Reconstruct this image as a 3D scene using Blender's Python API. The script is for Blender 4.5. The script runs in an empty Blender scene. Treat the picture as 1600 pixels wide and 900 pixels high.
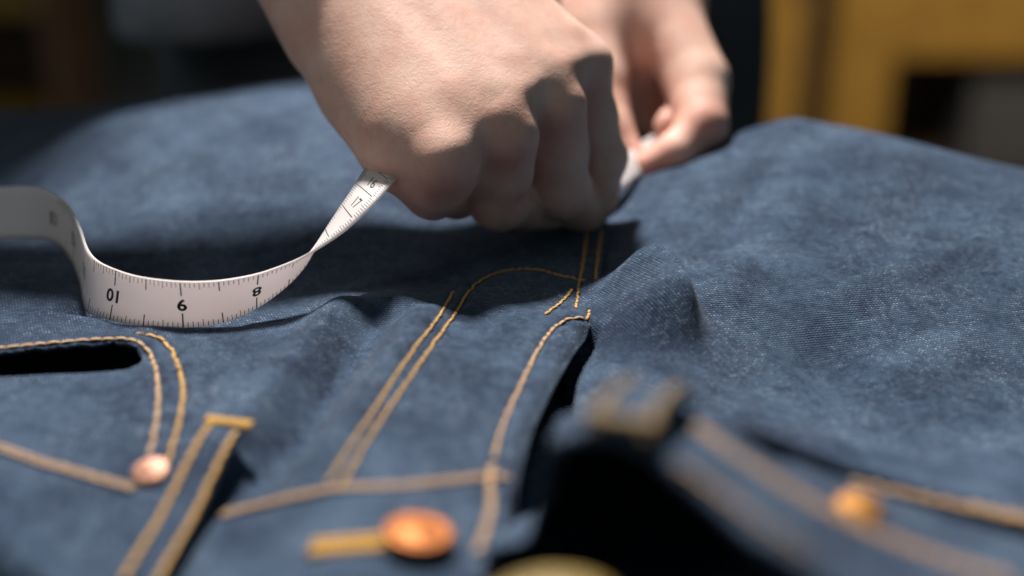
import bpy, bmesh, math, random
import numpy as np
from mathutils import Vector, Matrix

random.seed(7)
rng = np.random.default_rng(7)
S = 0.01                       # the script thinks in centimetres, Blender gets metres
scene = bpy.context.scene
col = scene.collection

# ------------------------------------------------------------------ camera
PITCH = math.radians(24.0)
CAM = np.array([0.0, 0.0, 21.0])
FWD = np.array([0.0, math.cos(PITCH), -math.sin(PITCH)])
UP = np.array([0.0, math.sin(PITCH), math.cos(PITCH)])
RIGHT = np.array([1.0, 0.0, 0.0])
cam = bpy.data.cameras.new('camera')
cam_o = bpy.data.objects.new('camera', cam)
col.objects.link(cam_o)
cam_o.location = CAM * S
cam_o.rotation_euler = (math.pi / 2 - PITCH, 0, 0)
cam.lens = 50.0
cam.sensor_width = 36.0
cam.clip_start = 0.02
cam.clip_end = 60.0
cam.dof.use_dof = True
cam.dof.focus_distance = 0.481
cam.dof.aperture_fstop = 2.9
scene.camera = cam_o

# ------------------------------------------------------------------ world, lamps, exposure
world = bpy.data.worlds.new('World')
scene.world = world
world.use_nodes = True
bg = world.node_tree.nodes['Background']
bg.inputs[0].default_value = (0.60, 0.84, 0.88, 1)
bg.inputs[1].default_value = 0.095


def lamp(name, loc, target, size, power, color):
    l = bpy.data.lights.new(name, 'AREA')
    l.shape = 'DISK'
    l.size = size * S
    l.energy = power
    l.color = color
    o = bpy.data.objects.new(name, l)
    col.objects.link(o)
    o.location = Vector(loc) * S
    d = Vector(target) - Vector(loc)
    o.rotation_euler = d.to_track_quat('-Z', 'Y').to_euler()
    return o


KEY_DIR = np.array([-0.13, 0.51, 0.85])
KEY_DIR /= np.linalg.norm(KEY_DIR)
KEY_T = np.array([0.0, 48.0, 3.0])
lamp('ceiling_spot', KEY_T + 160 * KEY_DIR, KEY_T, 20, 68, (1.0, 0.945, 0.90))
lamp('side_fill', (-110, -30, 110), (-5, 50, 0), 90, 2.8, (1.0, 0.95, 0.90))  # weak fill added to lift the hand's shaded left side, not a known lamp
lamp('cabinet_fill', (120, 190, 60), (120, 290, -50), 40, 11, (1.0, 0.80, 0.50))  # added warm light that brightens the cabinets behind, no such source in view
scene.view_settings.view_transform = 'Standard'
scene.view_settings.look = 'None'
scene.view_settings.exposure = 0.0
scene.view_settings.gamma = 1.0
scene.cycles.max_bounces = 6
scene.cycles.use_denoising = True


# ------------------------------------------------------------------ helpers
def ray(px, py):
    return FWD + (px - 800) / 1600 * 0.72 * RIGHT + (450 - py) / 1600 * 0.72 * UP


def U(px, py, depth):
    return CAM + depth * ray(px, py)


def on_plane(px, py, z):
    r = ray(px, py)
    return CAM + (z - CAM[2]) / r[2] * r


def link(name, mesh, parent=None):
    o = bpy.data.objects.new(name, mesh)
    col.objects.link(o)
    if parent is not None:
        o.parent = parent
    return o


def mesh_obj(name, verts, faces, mat, parent=None, smooth=True):
    """verts in cm, world space"""
    me = bpy.data.meshes.new(name)
    v = np.asarray(verts, dtype=float) * S
    f = faces.tolist() if isinstance(faces, np.ndarray) else faces
    me.from_pydata(v.tolist(), [], f)
    if mat:
        me.materials.append(mat)
    if smooth:
        me.polygons.foreach_set('use_smooth', [True] * len(me.polygons))
    me.update()
    return link(name, me, parent)


def thing(name, label, cat, group=None):
    o = bpy.data.objects.new(name, None)
    col.objects.link(o)
    o['label'] = label
    o['category'] = cat
    if group:
        o['group'] = group
    return o


def solidify(o, t_cm, offset=-1):
    m = o.modifiers.new('thickness', 'SOLIDIFY')
    m.thickness = t_cm * S
    m.offset = offset


def smoothstep(a, b, x):
    t = np.clip((x - a) / (b - a), 0, 1)
    return t * t * (3 - 2 * t)


def resample(pts, step=None, n=None):
    """smooth (Catmull-Rom) curve through pts, even steps"""
    P = np.asarray(pts, float)
    if len(P) == 2:
        dense = P[0] + np.linspace(0, 1, 60)[:, None] * (P[1] - P[0])
    else:
        Q = np.vstack([2 * P[0] - P[1], P, 2 * P[-1] - P[-2]])
        out = []
        for i in range(1, len(Q) - 2):
            t = np.linspace(0, 1, 24, endpoint=False)[:, None]
            a, b, c, d = Q[i - 1], Q[i], Q[i + 1], Q[i + 2]
            out.append(0.5 * (2 * b + (c - a) * t + (2 * a - 5 * b + 4 * c - d) * t ** 2 + (3 * b - a - 3 * c + d) * t ** 3))
        out.append(Q[-2][None])
        dense = np.vstack(out)
    s = np.r_[0, np.cumsum(np.linalg.norm(np.diff(dense, axis=0), axis=1))]
    if n is None:
        n = max(2, int(round(s[-1] / step)) + 1)
    t = np.linspace(0, s[-1], n)
    return np.stack([np.interp(t, s, dense[:, k]) for k in range(dense.shape[1])], 1)


def grid_faces(nu, nv):
    i = np.arange(nu - 1)[:, None] * nv + np.arange(nv - 1)[None]
    return np.stack([i, i + nv, i + nv + 1, i + 1], -1).reshape(-1, 4)


# ------------------------------------------------------------------ materials
def new_mat(name):
    m = bpy.data.materials.new(name)
    m.use_nodes = True
    nt = m.node_tree
    return m, nt, nt.nodes['Principled BSDF']


class N:
    """tiny node writer"""
    def __init__(self, nt):
        self.nt = nt

    def node(self, typ, **kw):
        n = self.nt.nodes.new(typ)
        for k, v in kw.items():
            setattr(n, k, v)
        return n

    def val(self, sock, v):
        if hasattr(v, 'is_linked') or isinstance(v, bpy.types.NodeSocket):
            self.nt.links.new(v, sock)
        else:
            sock.default_value = v

    def math(self, op, a, b=0.0, clamp=False):
        n = self.node('ShaderNodeMath', operation=op, use_clamp=clamp)
        self.val(n.inputs[0], a)
        self.val(n.inputs[1], b)
        return n.outputs[0]

    def mix(self, f, a, b):
        n = self.node('ShaderNodeMix', data_type='RGBA')
        self.val(n.inputs[0], f)
        self.val(n.inputs[6], a)
        self.val(n.inputs[7], b)
        return n.outputs[2]

    def noise(self, vec, scale, detail=4, rough=0.55, dist=0.0):
        n = self.node('ShaderNodeTexNoise')
        if vec is not None:
            self.nt.links.new(vec, n.inputs['Vector'])
        n.inputs['Scale'].default_value = scale
        n.inputs['Detail'].default_value = detail
        n.inputs['Roughness'].default_value = rough
        n.inputs['Distortion'].default_value = dist
        return n.outputs['Fac']

    def ramp(self, f, lo, hi):
        n = self.node('ShaderNodeMapRange', clamp=True)
        self.val(n.inputs[0], f)
        n.inputs[1].default_value = lo
        n.inputs[2].default_value = hi
        return n.outputs[0]

    def bump(self, h, strength, dist, normal=None):
        n = self.node('ShaderNodeBump')
        n.inputs['Strength'].default_value = strength
        n.inputs['Distance'].default_value = dist
        self.val(n.inputs['Height'], h)
        if normal is not None:
            self.nt.links.new(normal, n.inputs['Normal'])
        return n.outputs[0]


def denim_material(name, angle=12, tint=1.0, fleck=1.0):
    m, nt, bs = new_mat(name)
    n = N(nt)
    tc = n.node('ShaderNodeTexCoord')
    obj = tc.outputs['Object']
    sx = n.node('ShaderNodeSeparateXYZ')
    nt.links.new(obj, sx.inputs[0])
    wob = n.noise(obj, 260, 2)
    x = n.math('MULTIPLY', sx.outputs[0], 100.0)
    yz = n.math('ADD', sx.outputs[1], sx.outputs[2])
    y = n.math('MULTIPLY', yz, 100.0)
    a = math.radians(angle)
    t = n.math('ADD', n.math('MULTIPLY', x, math.sin(a) / 0.125), n.math('MULTIPLY', y, math.cos(a) / 0.125))
    t = n.math('ADD', t, n.math('MULTIPLY', wob, 0.9))
    rows = n.math('SINE', n.math('MULTIPLY', t, 2 * math.pi))
    q = n.math('ADD', n.math('MULTIPLY', x, 1 / 0.115), n.math('MULTIPLY', t, 0.5))
    dots = n.math('SINE', n.math('MULTIPLY', q, 2 * math.pi))
    weave = n.math('MULTIPLY', n.math('ADD', rows, 1.0), n.math('ADD', n.math('MULTIPLY', dots, 0.5), 0.6))   # 0..2.2
    # slubs: brightness that runs along single yarns
    rowid = n.math('FLOOR', n.math('ADD', t, 0.25))
    cv = n.node('ShaderNodeCombineXYZ')
    n.val(cv.inputs[0], n.math('MULTIPLY', q, 0.55))
    n.val(cv.inputs[1], n.math('MULTIPLY', rowid, 7.31))
    slub = n.noise(cv.outputs[0], 1.0, 2, 0.6)
    cv2 = n.node('ShaderNodeCombineXYZ')
    n.val(cv2.inputs[0], n.math('MULTIPLY', x, 2.2))
    n.val(cv2.inputs[1], n.math('MULTIPLY', y, 0.35))
    streak = n.noise(cv2.outputs[0], 1.6, 3, 0.6)
    grain = n.noise(obj, 900, 2, 0.7)
    big = n.noise(obj, 22, 4, 0.62, 0.4)
    mid = n.noise(obj, 60, 4, 0.7, 0.8)
    fine = n.noise(obj, 330, 3, 0.75)
    wash = n.math('ADD', n.math('MULTIPLY', big, 0.36), n.math('ADD', n.math('MULTIPLY', mid, 0.34), n.math('ADD', n.math('MULTIPLY', fine, 0.34), n.math('MULTIPLY', streak, 0.08))))
    wash = n.ramp(wash, 0.48, 0.655)
    c = n.mix(wash, (0.009 * tint, 0.024 * tint, 0.056 * tint, 1), (0.055 * tint, 0.097 * tint, 0.158 * tint, 1))
    fl = n.math('MULTIPLY', n.ramp(weave, 0.7, 1.7), n.ramp(slub, 0.47, 0.68))
    fl = n.math('MULTIPLY', fl, n.math('ADD', n.math('MULTIPLY', wash, 0.5), 0.45))
    patch = n.ramp(n.noise(obj, 35, 4, 0.65), 0.40, 0.62)
    fl = n.math('MULTIPLY', fl, n.math('ADD', n.math('MULTIPLY', patch, 0.85), 0.15))
    fl = n.math('MULTIPLY', fl, 1.0 * fleck)
    c = n.mix(fl, c, (0.46, 0.52, 0.62, 1))
    dark = n.math('MULTIPLY', n.ramp(weave, 0.5, 0.0), 0.6)
    c = n.mix(dark, c, (0.008 * tint, 0.018 * tint, 0.042 * tint, 1))
    nt.links.new(c, bs.inputs['Base Color'])
    bs.inputs['Roughness'].default_value = 0.88
    bs.inputs['Specular IOR Level'].default_value = 0.2
    bs.inputs['Sheen Weight'].default_value = 0.08
    bs.inputs['Sheen Roughness'].default_value = 0.5
    h = n.math('ADD', n.math('MULTIPLY', weave, 0.5), n.math('MULTIPLY', grain, 0.5))
    b1 = n.bump(mid, 0.4, 0.002)
    nt.links.new(n.bump(h, 0.6, 0.0005, b1), bs.inputs['Normal'])
    return m


def simple_mat(name, color, rough=0.6, metal=0.0, noise=0.0, nscale=200, bump=0.0, spec=0.5, color2=None):
    m, nt, bs = new_mat(name)
    n = N(nt)
    bs.inputs['Roughness'].default_value = rough
    bs.inputs['Metallic'].default_value = metal
    bs.inputs['Specular IOR Level'].default_value = spec
    tc = n.node('ShaderNodeTexCoord')
    f = n.noise(tc.outputs['Object'], nscale, 4)
    c2 = color2 or tuple(k * (1 - noise) for k in color)
    nt.links.new(n.mix(n.ramp(f, 0.3, 0.7), (*c2, 1), (*color, 1)), bs.inputs['Base Color'])
    if bump:
        nt.links.new(n.bump(f, bump, 0.001), bs.inputs['Normal'])
    return m


def skin_material():
    m, nt, bs = new_mat('skin')
    n = N(nt)
    tc = n.node('ShaderNodeTexCoord')
    obj = tc.outputs['Object']
    blot = n.noise(obj, 55, 5, 0.68)
    spots = n.noise(obj, 160, 3, 0.6)
    c = n.mix(n.ramp(blot, 0.35, 0.68), (0.76, 0.51, 0.41, 1), (0.68, 0.38, 0.29, 1))
    c = n.mix(n.math('MULTIPLY', n.ramp(spots, 0.55, 0.8), 0.30), c, (0.46, 0.22, 0.17, 1))
    at = n.node('ShaderNodeAttribute', attribute_name='flush')
    c = n.mix(n.math('MULTIPLY', at.outputs['Fac'], 0.75), c, (0.50, 0.22, 0.17, 1))
    nt.links.new(c, bs.inputs['Base Color'])
    bs.inputs['Roughness'].default_value = 0.55
    bs.inputs['Specular IOR Level'].default_value = 0.30
    bs.inputs['Subsurface Weight'].default_value = 0.12
    bs.inputs['Subsurface Radius'].default_value = (0.006, 0.0022, 0.0012)
    bs.inputs['Subsurface Scale'].default_value = 0.6
    def cells(scale):
        v = n.node('ShaderNodeTexVoronoi', feature='DISTANCE_TO_EDGE')
        nt.links.new(obj, v.inputs['Vector'])
        v.inputs['Scale'].default_value = scale
        return n.ramp(v.outputs['Distance'], 0.0, 0.25)
    fine = n.noise(obj, 700, 3, 0.6)
    mid = n.noise(obj, 120, 4, 0.6)
    lines = n.noise(obj, 260, 2, 0.6, 2.2)
    h = n.math('ADD', n.math('MULTIPLY', cells(760), 0.30), n.math('ADD', n.math('MULTIPLY', cells(1300), 0.25), n.math('MULTIPLY', fine, 0.5)))
    b1 = n.bump(mid, 0.12, 0.0014)
    b2 = n.bump(lines, 0.16, 0.0006, b1)
    nt.links.new(n.bump(h, 0.24, 0.00026, b2), bs.inputs['Normal'])
    return m


M_DENIM = denim_material('denim_left', 10)
M_DENIM_R = denim_material('denim_right', -14)
M_DENIM_IN = denim_material('denim_inside', 30, 1.6, 1.0)
M_THREAD = simple_mat('ochre_thread', (0.58, 0.33, 0.085), 0.62, 0, 0.35, 900, 0.4, 0.4)
M_THREAD_T = simple_mat('tan_thread', (0.56, 0.35, 0.19), 0.65, 0, 0.3, 900, 0.4, 0.4)
M_THREAD_D = simple_mat('dull_thread', (0.34, 0.23, 0.11), 0.7, 0, 0.3, 900, 0.4, 0.3)
M_THREAD_Y = simple_mat('yellow_thread', (0.62, 0.34, 0.05), 0.6, 0, 0.3, 900, 0.4, 0.4)
M_COPPER = simple_mat('copper', (0.29, 0.105, 0.036), 0.48, 1.0, 0.25, 300)
M_COPPER_P = simple_mat('pale_copper', (0.46, 0.25, 0.18), 0.6, 1.0, 0.2, 300)
M_BRASS = simple_mat('brass', (0.33, 0.16, 0.045), 0.65, 1.0, 0.2, 300)
M_LEATHER = simple_mat('olive_leather', (0.26, 0.17, 0.02), 0.6, 0, 0.3, 80, 0.2)
M_TAPE = simple_mat('tape_vinyl', (0.90, 0.87, 0.86), 0.42, 0, 0.05, 60)
_nt = M_TAPE.node_tree
_tr = _nt.nodes.new('ShaderNodeBsdfTranslucent')
_tr.inputs[0].default_value = (0.92, 0.85, 0.84, 1)
_mx = _nt.nodes.new('ShaderNodeMixShader')
_mx.inputs[0].default_value = 0.42
_nt.links.new(_nt.nodes['Principled BSDF'].outputs[0], _mx.inputs[1])
_nt.links.new(_tr.outputs[0], _mx.inputs[2])
_nt.links.new(_mx.outputs[0], _nt.nodes['Material Output'].inputs[0])
M_INK = simple_mat('tape_ink', (0.012, 0.012, 0.014), 0.5, 0, 0.2, 300)
M_SKIN = skin_material()

exec_parts = []


# ------------------------------------------------------------------ cloth surfaces as height fields
class TPS:
    def __init__(self, pts, smooth=0.002):
        P = np.array([on_plane(*p) if len(p) == 3 else p[1:] for p in pts])
        self.c = P[:, :2] / 10
        n = len(P)
        K = self.k(np.linalg.norm(self.c[:, None] - self.c[None], axis=2)) + smooth * np.eye(n)
        A = np.zeros((n + 3, n + 3))
        A[:n, :n] = K
        A[:n, n] = 1
        A[:n, n + 1:] = self.c
        A[n:, :n] = A[:n, n:].T
        self.w = np.linalg.solve(A, np.r_[P[:, 2], 0, 0, 0])

    @staticmethod
    def k(r):
        return np.where(r > 1e-9, r * r * np.log(np.maximum(r, 1e-9)), 0)

    def __call__(self, x, y):
        sh = np.shape(x)
        q = np.stack([np.ravel(x), np.ravel(y)], 1) / 10
        n = len(self.c)
        out = np.empty(len(q))
        for i in range(0, len(q), 20000):
            r = np.linalg.norm(q[i:i + 20000, None] - self.c[None], axis=2)
            out[i:i + 20000] = self.k(r) @ self.w[:n] + self.w[n] + q[i:i + 20000] @ self.w[n + 1:]
        return out.reshape(sh)


def W(x, y, z):      # a control point given in world cm
    return ('w', x, y, z)


def poly_dist(x, y, P):
    """signed distance (positive on the left of the walking direction) and position along, to polyline P (n,2)"""
    best = np.full(np.shape(x), 1e9)
    sgn = np.zeros(np.shape(x))
    along = np.zeros(np.shape(x))
    L = np.r_[0, np.cumsum(np.linalg.norm(np.diff(P, axis=0), axis=1))]
    for i in range(len(P) - 1):
        a, b = P[i], P[i + 1]
        d = b - a
        l = np.linalg.norm(d)
        t = np.clip(((x - a[0]) * d[0] + (y - a[1]) * d[1]) / (l * l), 0, 1)
        ex, ey = x - a[0] - t * d[0], y - a[1] - t * d[1]
        r = np.hypot(ex, ey)
        m = r < best
        best = np.where(m, r, best)
        sgn = np.where(m, np.sign(d[0] * ey - d[1] * ex), sgn)
        along = np.where(m, L[i] + t * l, along)
    return best * np.where(sgn == 0, 1, sgn), along / L[-1]


def pxline(pts, z, step=0.5):
    """pixel polyline (z constant or per point) -> world xy curve"""
    zs = z if isinstance(z, (list, tuple)) else [z] * len(pts)
    P = np.array([on_plane(p[0], p[1], zz) for p, zz in zip(pts, zs)])
    return resample(P, step)[:, :2]


# random gentle crumple shared by the cloth
_cr = rng.normal(size=(26, 4))


def crumple(x, y, amp=0.05, f=0.55):
    z = np.zeros(np.shape(x))
    for k in range(26):
        ang = _cr[k, 0] * 3
        fr = f * (0.6 + abs(_cr[k, 1]))
        z = z + np.sin((x * math.cos(ang) + y * math.sin(ang)) * fr + _cr[k, 2] * 5) / (1 + abs(_cr[k, 1]))
    return amp * z / 4


# --- left panel: the front with the fly and the left leg
L_PTS = [
    (-150, 880, .3), (0, 880, .5), (100, 900, .3), (300, 900, .2), (500, 900, 1.5), (700, 900, 1.7), (800, 900, 1.4),
    (-200, 720, 1.0), (0, 720, 1.0), (200, 760, .7), (370, 800, .5), (530, 765, 1.5), (700, 755, 1.7), (800, 750, 1.4),
    (0, 650, .9), (150, 640, .9), (300, 640, 1.0), (440, 660, .75), (700, 660, 1.7), (540, 690, 1.4), (700, 650, 1.7), (800, 640, 1.4),
    (-200, 600, .7), (0, 600, .7), (200, 600, .8), (350, 560, .9), (455, 560, 1.0), (600, 548, 1.4), (750, 550, 1.4), (850, 560, 1.0),
    (-200, 510, .7), (0, 510, .7), (150, 510, .85), (300, 520, .9), (450, 510, .9), (560, 482, 1.4), (615, 470, 1.7), (685, 505, 1.25), (740, 500, 1.05), (830, 490, 1.25), (910, 500, 1.0),
    (150, 470, .1), (300, 460, .0), (450, 450, -.1), (560, 440, .3), (700, 445, .7), (800, 435, .8), (900, 430, .8),
    (0, 450, .4), (100, 420, .2), (-200, 420, .2),
    (200, 350, .2), (350, 330, .8), (500, 350, .8), (600, 380, .5), (250, 250, 1.2), (450, 250, 1.6), (600, 250, 1.4), (750, 330, .6), (850, 360, .6), (900, 330, .6),
    (160, 195, 1.2), (320, 160, 1.6), (480, 140, 1.8), (700, 150, 1.6), (900, 150, 1.2),
    (0, 300, -.6), (50, 220, -1.0), (-200, 250, -1),
    W(-15, 76, -1), W(-7, 78, -.6), W(2, 78, -.8), W(10, 78, -1), W(-28, 72, -2.0),
]
tpsL = TPS(L_PTS)
L_POCKET = pxline([(-170, 562), (-80, 560), (0, 557), (100, 548), (180, 543), (210, 549), (224, 562)], .75)
L_SLIT = np.vstack([L_POCKET, pxline([(224, 562), (218, 577), (180, 585), (90, 589), (0, 590), (-80, 592), (-170, 594)], .75)[1:]])
L_LOOPSIDE = pxline([(385, 700), (330, 790), (262, 910)], .4)
L_VALLEY = pxline([(628, 482), (585, 520), (545, 565), (500, 620), (455, 675), (410, 725), (372, 770), (345, 815)], .8)
L_HEM = pxline([(-300, 760), (-60, 818), (20, 862), (90, 905), (140, 960)], .6)
L_CREST = pxline([(60, 470), (140, 492), (200, 509), (280, 515), (360, 511), (500, 497), (575, 482)], .85)


GROOVES = []


def zL(x, y):
    z = zL_plain(x, y)
    for P, dep, step_ in GROOVES:
        lo, hi = P.min(0) - 1.6, P.max(0) + 1.6
        m = (x > lo[0]) & (x < hi[0]) & (y > lo[1]) & (y < hi[1])
        if not np.any(m):
            continue
        xx, yy = np.asarray(x)[m], np.asarray(y)[m]
        d, a = poly_dist(xx, yy, P)
        L_ = np.sum(np.linalg.norm(np.diff(P, axis=0), axis=1))
        s_ = a * L_
        pk = np.sin(s_ * 5.3 + 1.3 * np.sin(s_ * 1.7)) * np.sin(s_ * 1.9 + 2) * np.exp(-(np.abs(d) / .55) ** 1.5)
        dz = -dep * np.exp(-(d / .13) ** 2) + dep * .75 * pk + dep * .5 * np.exp(-((np.abs(d) - .32) / .2) ** 2)
        if step_:
            e_ = smoothstep(0, .03, a) * smoothstep(1, .97, a)
            dz = dz + step_ * e_ * smoothstep(.12, -.12, d) * smoothstep(-1.5, -.2, d)
        z = np.array(z, float)
        z[m] += dz
    return z


def zL_plain(x, y):
    z = zL_base(x, y)
    d, a = poly_dist(x, y, L_POCKET)                 # lip above the pocket mouth
    e = smoothstep(1.0, .9, a)
    z = z + e * (.16 * np.exp(-((d - .25) / .35) ** 2) * (d > 0) + .16 * np.exp(-(d / .3) ** 2) * (d <= 0) * .8)
    d, a = poly_dist(x, y, L_CREST)                  # little crest the tape stands behind
    e = smoothstep(0, .1, a) * smoothstep(1, .85, a)
    z = z - e * .42 * smoothstep(0.05, .35, d) * smoothstep(2.6, .6, d) + e * .07 * np.exp(-(d + .12) ** 2 / .06)
    d, a = poly_dist(x, y, L_VALLEY)                 # long soft valley beside the fly
    e = smoothstep(-.01, .12, a) * smoothstep(1, .75, a)
    z = z - .85 * e * np.where(d > 0, np.exp(-(d / 1.0) ** 2), np.exp(-(d / .75) ** 2)) + .40 * e * np.exp(-((np.abs(d) - 1.55) / .7) ** 2)
    d, a = poly_dist(x, y, L_HEM)                    # the waist rolls under at the near left corner
    z = z - 3.0 * smoothstep(0, -1.6, d) * (x < -6)
    d, a = poly_dist(x, y, L_LOOPSIDE)
    z = z - .25 * np.exp(-(d / .45) ** 2) * smoothstep(0, .1, a)
    return z


FLY_PX = [(775, 960), (790, 900), (800, 830), (806, 760), (832, 665), (868, 592), (892, 547), (922, 507), (936, 450), (944, 400), (950, 350), (955, 310)]
FLY_Z = [1.4, 1.4, 1.4, 1.4, 1.3, 1.1, 1.1, 1.0, .8, .75, .65, .6]
_fl = np.array([on_plane(p[0], p[1], z) for p, z in zip(FLY_PX, FLY_Z)])
_fl = np.vstack([[_fl[0][0] - .5, 18, .6], _fl, [9.5, 90, .5]])
_fls = resample(_fl, .3)


def x_fly(y):
    return np.interp(y, _fls[:, 1], _fls[:, 0])


CROTCH_Y = on_plane(922, 507, 1.0)[1]

# --- right panel
R_PTS = [
    (850, 705, 5.2), (920, 688, 6.0), (1000, 702, 6.4), (1100, 778, 6.1), (1200, 862, 5.7), (1300, 935, 4.7), (1600, 1000, 4.0),
    (890, 655, 3.5), (950, 640, 4.7), (1030, 632, 4.9), (1150, 715, 4.7), (1300, 800, 3.7), (1450, 860, 3.3), (1600, 905, 3.0), (1900, 905, 2.6),
    (835, 690, 1.2), (870, 620, .4), (900, 570, .2), (930, 520, .6),
    (960, 580, .9), (1010, 540, .9), (1065, 530, 1.0), (1072, 490, 1.35), (990, 415, 1.0), (960, 470, .8), (1040, 455, 1.3), (1000, 480, 1.1), (1110, 500, .75),
    (1060, 590, .55), (1150, 600, .1), (1300, 600, -.2), (1500, 600, -.3), (1650, 600, -.3), (1250, 690, .9), (1450, 740, 1.0), (1650, 780, 1.0), (1900, 700, 0),
    (1150, 470, .8), (1300, 450, .9), (1500, 450, .8), (1700, 450, .6),
    (1050, 340, 1.3), (1150, 310, 1.6), (1300, 310, 2.0), (1450, 330, 1.9), (1650, 360, 1.5),
    (955, 320, .7), (1060, 250, 1.7), (1150, 212, 2.3), (1240, 184, 2.8), (1330, 196, 2.6), (1450, 226, 2.1), (1600, 264, 1.5), (1800, 300, .9),
    W(4, 62, -.6), W(5, 68, -3.4), W(9, 66, -3), W(13, 66, -2.2), W(17, 66, -1.8), W(22, 65, -2), W(28, 62, -2.5), W(5, 76, -5.6), W(20, 76, -5.2), W(34, 70, -5),
]
tpsR = TPS(R_PTS)
R_POCKET = pxline([(1162, 748), (1215, 732), (1262, 738), (1330, 762), (1420, 786), (1500, 806), (1620, 835), (1800, 880)], [3.4, 3.0, 2.7, 2.3, 2.1, 2.0, 1.9, 1.6])


def fly_d(x, y):
    d, a = poly_dist(x, y, _fls[:, :2])
    return d


def zR(x, y):
    z = tpsR(x, y) + crumple(x + 30, y, 0.14, .42) + crumple(y + 31, x - 17, 0.035, 1.4)
    xf = x_fly(y)
    g = x - xf
    m = smoothstep(CROTCH_Y + .3, CROTCH_Y - 1.2, y)
    wid = .38 + .75 * smoothstep(CROTCH_Y - 1, CROTCH_Y - 8, y)
    z = z - m * 2.4 * smoothstep(wid, wid * .45, g)          # the shadowed gap beside the fly
    m2 = smoothstep(CROTCH_Y - 1, CROTCH_Y + 1, y)      # beyond the crotch the two legs are sewn together
    w = m2 * smoothstep(1.4, 0, g)
    z = z * (1 - w) + w * (zL_base(np.minimum(x, xf), y) - .12)
    d, a = poly_dist(x, y, R_POCKET)
    e = smoothstep(0, .06, a)
    z = z - 1.3 * e * smoothstep(.42, .1, d) * smoothstep(-.7, .0, d) + .25 * e * np.exp(-((d - .75) / .45) ** 2)
    for P, dep, wd in R_FOLDS:
        d, a = poly_dist(x, y, P)
        e = smoothstep(0, .25, a) * smoothstep(1, .75, a)
        z = z + .6 * dep * e * np.where(d > 0, np.exp(-(d / wd) ** 2), np.exp(-(d / (wd * .55)) ** 2))
    # crisp little fold right of the crotch
    d, a = poly_dist(x, y, R_FOLD)
    z = z + 1.3 * smoothstep(0, .3, a) * smoothstep(1, .7, a) * np.where(d < 0, np.exp(-(d / 2.0) ** 2), np.exp(-(d / .40) ** 2))
    return z


def zL_base(x, y):
    return tpsL(x, y) + crumple(x, y, 0.08) + crumple(y + 11, x - 7, 0.035, 1.5)


R_FOLDS = [(pxline(q, 1.2), dep, wd) for q, dep, wd in (
    ([(1330, 225), (1230, 280), (1150, 350), (1085, 430)], -.65, 1.5), ([(1240, 300), (1180, 370), (1130, 450), (1110, 520)], .40, 1.3),
    ([(1620, 400), (1450, 430), (1320, 490), (1230, 560)], -.45, 1.6), ([(1620, 470), (1480, 500), (1360, 560)], .32, 1.4),
    ([(1500, 280), (1440, 340), (1400, 410)], -.40, 1.5), ([(1120, 560), (1180, 610), (1260, 650), (1380, 690)], .30, .9), ([(1150, 640), (1280, 690), (1420, 720)], -.25, .9))]
R_FOLD = pxline([(975, 405), (1012, 432), (1052, 462), (1072, 500), (1078, 540)], 1.1)


def surf(px, py, zf, tmin=24, tmax=95):
    """first point of the cloth met along the line of sight"""
    r = ray(px, py)
    t = np.arange(tmin, tmax, .08)
    P = CAM + t[:, None] * r
    h = P[:, 2] - zf(P[:, 0], P[:, 1])
    i = int(np.argmax(h < 0))
    if h[i] >= 0:
        return on_plane(px, py, .8)
    if i == 0:
        return P[0]
    f = h[i - 1] / (h[i - 1] - h[i])
    return P[i - 1] + f * (P[i] - P[i - 1])


def surf_line(pts, zf, step=.1, lift=.0):
    """pixel polyline -> 3D curve lying on the cloth"""
    q = resample(np.array([on_plane(p[0], p[1], .8)[:2] for p in pts]), 1.0) if False else None
    P = np.array([surf(p[0], p[1], zf) for p in resample(np.array(pts, float), 14)])
    P = resample(P, step)
    P[:, 2] = zf(P[:, 0], P[:, 1]) + lift
    return P


# ------------------------------------------------------------------ the worktable and the room (setting)
def box_bm(bm, c, s, bev=0.0, rot=0.0):
    """box in cm, centre c, size s"""
    r = bmesh.ops.create_cube(bm, size=1.0)
    mat = Matrix.Translation(Vector(c) * S) @ Matrix.Rotation(rot, 4, 'Z') @ Matrix.Diagonal((s[0] * S, s[1] * S, s[2] * S, 1))
    bmesh.ops.transform(bm, matrix=mat, verts=r['verts'])
    if bev:
        es = list({e for v in r['verts'] for e in v.link_edges})
        bmesh.ops.bevel(bm, geom=es, offset=bev * S, segments=2, affect='EDGES', profile=.7)


def box(name, c, s, mat, parent=None, bev=0.0, rot=0.0):
    bm = bmesh.new()
    box_bm(bm, c, s, bev, rot)
    me = bpy.data.meshes.new(name)
    bm.to_mesh(me)
    bm.free()
    me.materials.append(mat)
    return link(name, me, parent)


M_FLOOR = simple_mat('floor_concrete', (0.055, 0.06, 0.06), 0.7, 0, 0.4, 6)
M_WALL = simple_mat('wall_paint', (0.035, 0.045, 0.045), 0.8, 0, 0.3, 4)
M_WOOD = simple_mat('ochre_wood', (0.46, 0.25, 0.045), 0.5, 0, 0.25, 12)
M_WOOD_D = simple_mat('brown_wood', (0.10, 0.055, 0.03), 0.5, 0, 0.4, 14)
M_OLIVE = simple_mat('olive_board', (0.14, 0.085, 0.012), 0.6, 0, 0.3, 12)
M_CASE = simple_mat('grey_case', (0.11, 0.11, 0.115), 0.5, 0, 0.3, 10)
M_TABLE = simple_mat('table_wood', (0.05, 0.045, 0.04), 0.55, 0, 0.3, 20)
M_SHIRT = simple_mat('shirt_cloth', (0.27, 0.30, 0.34), 0.9, 0, 0.35, 40, .3, .2)
M_TROUSER = simple_mat('trouser_cloth', (0.09, 0.10, 0.115), 0.9, 0, 0.35, 30, .3, .2)

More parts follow.
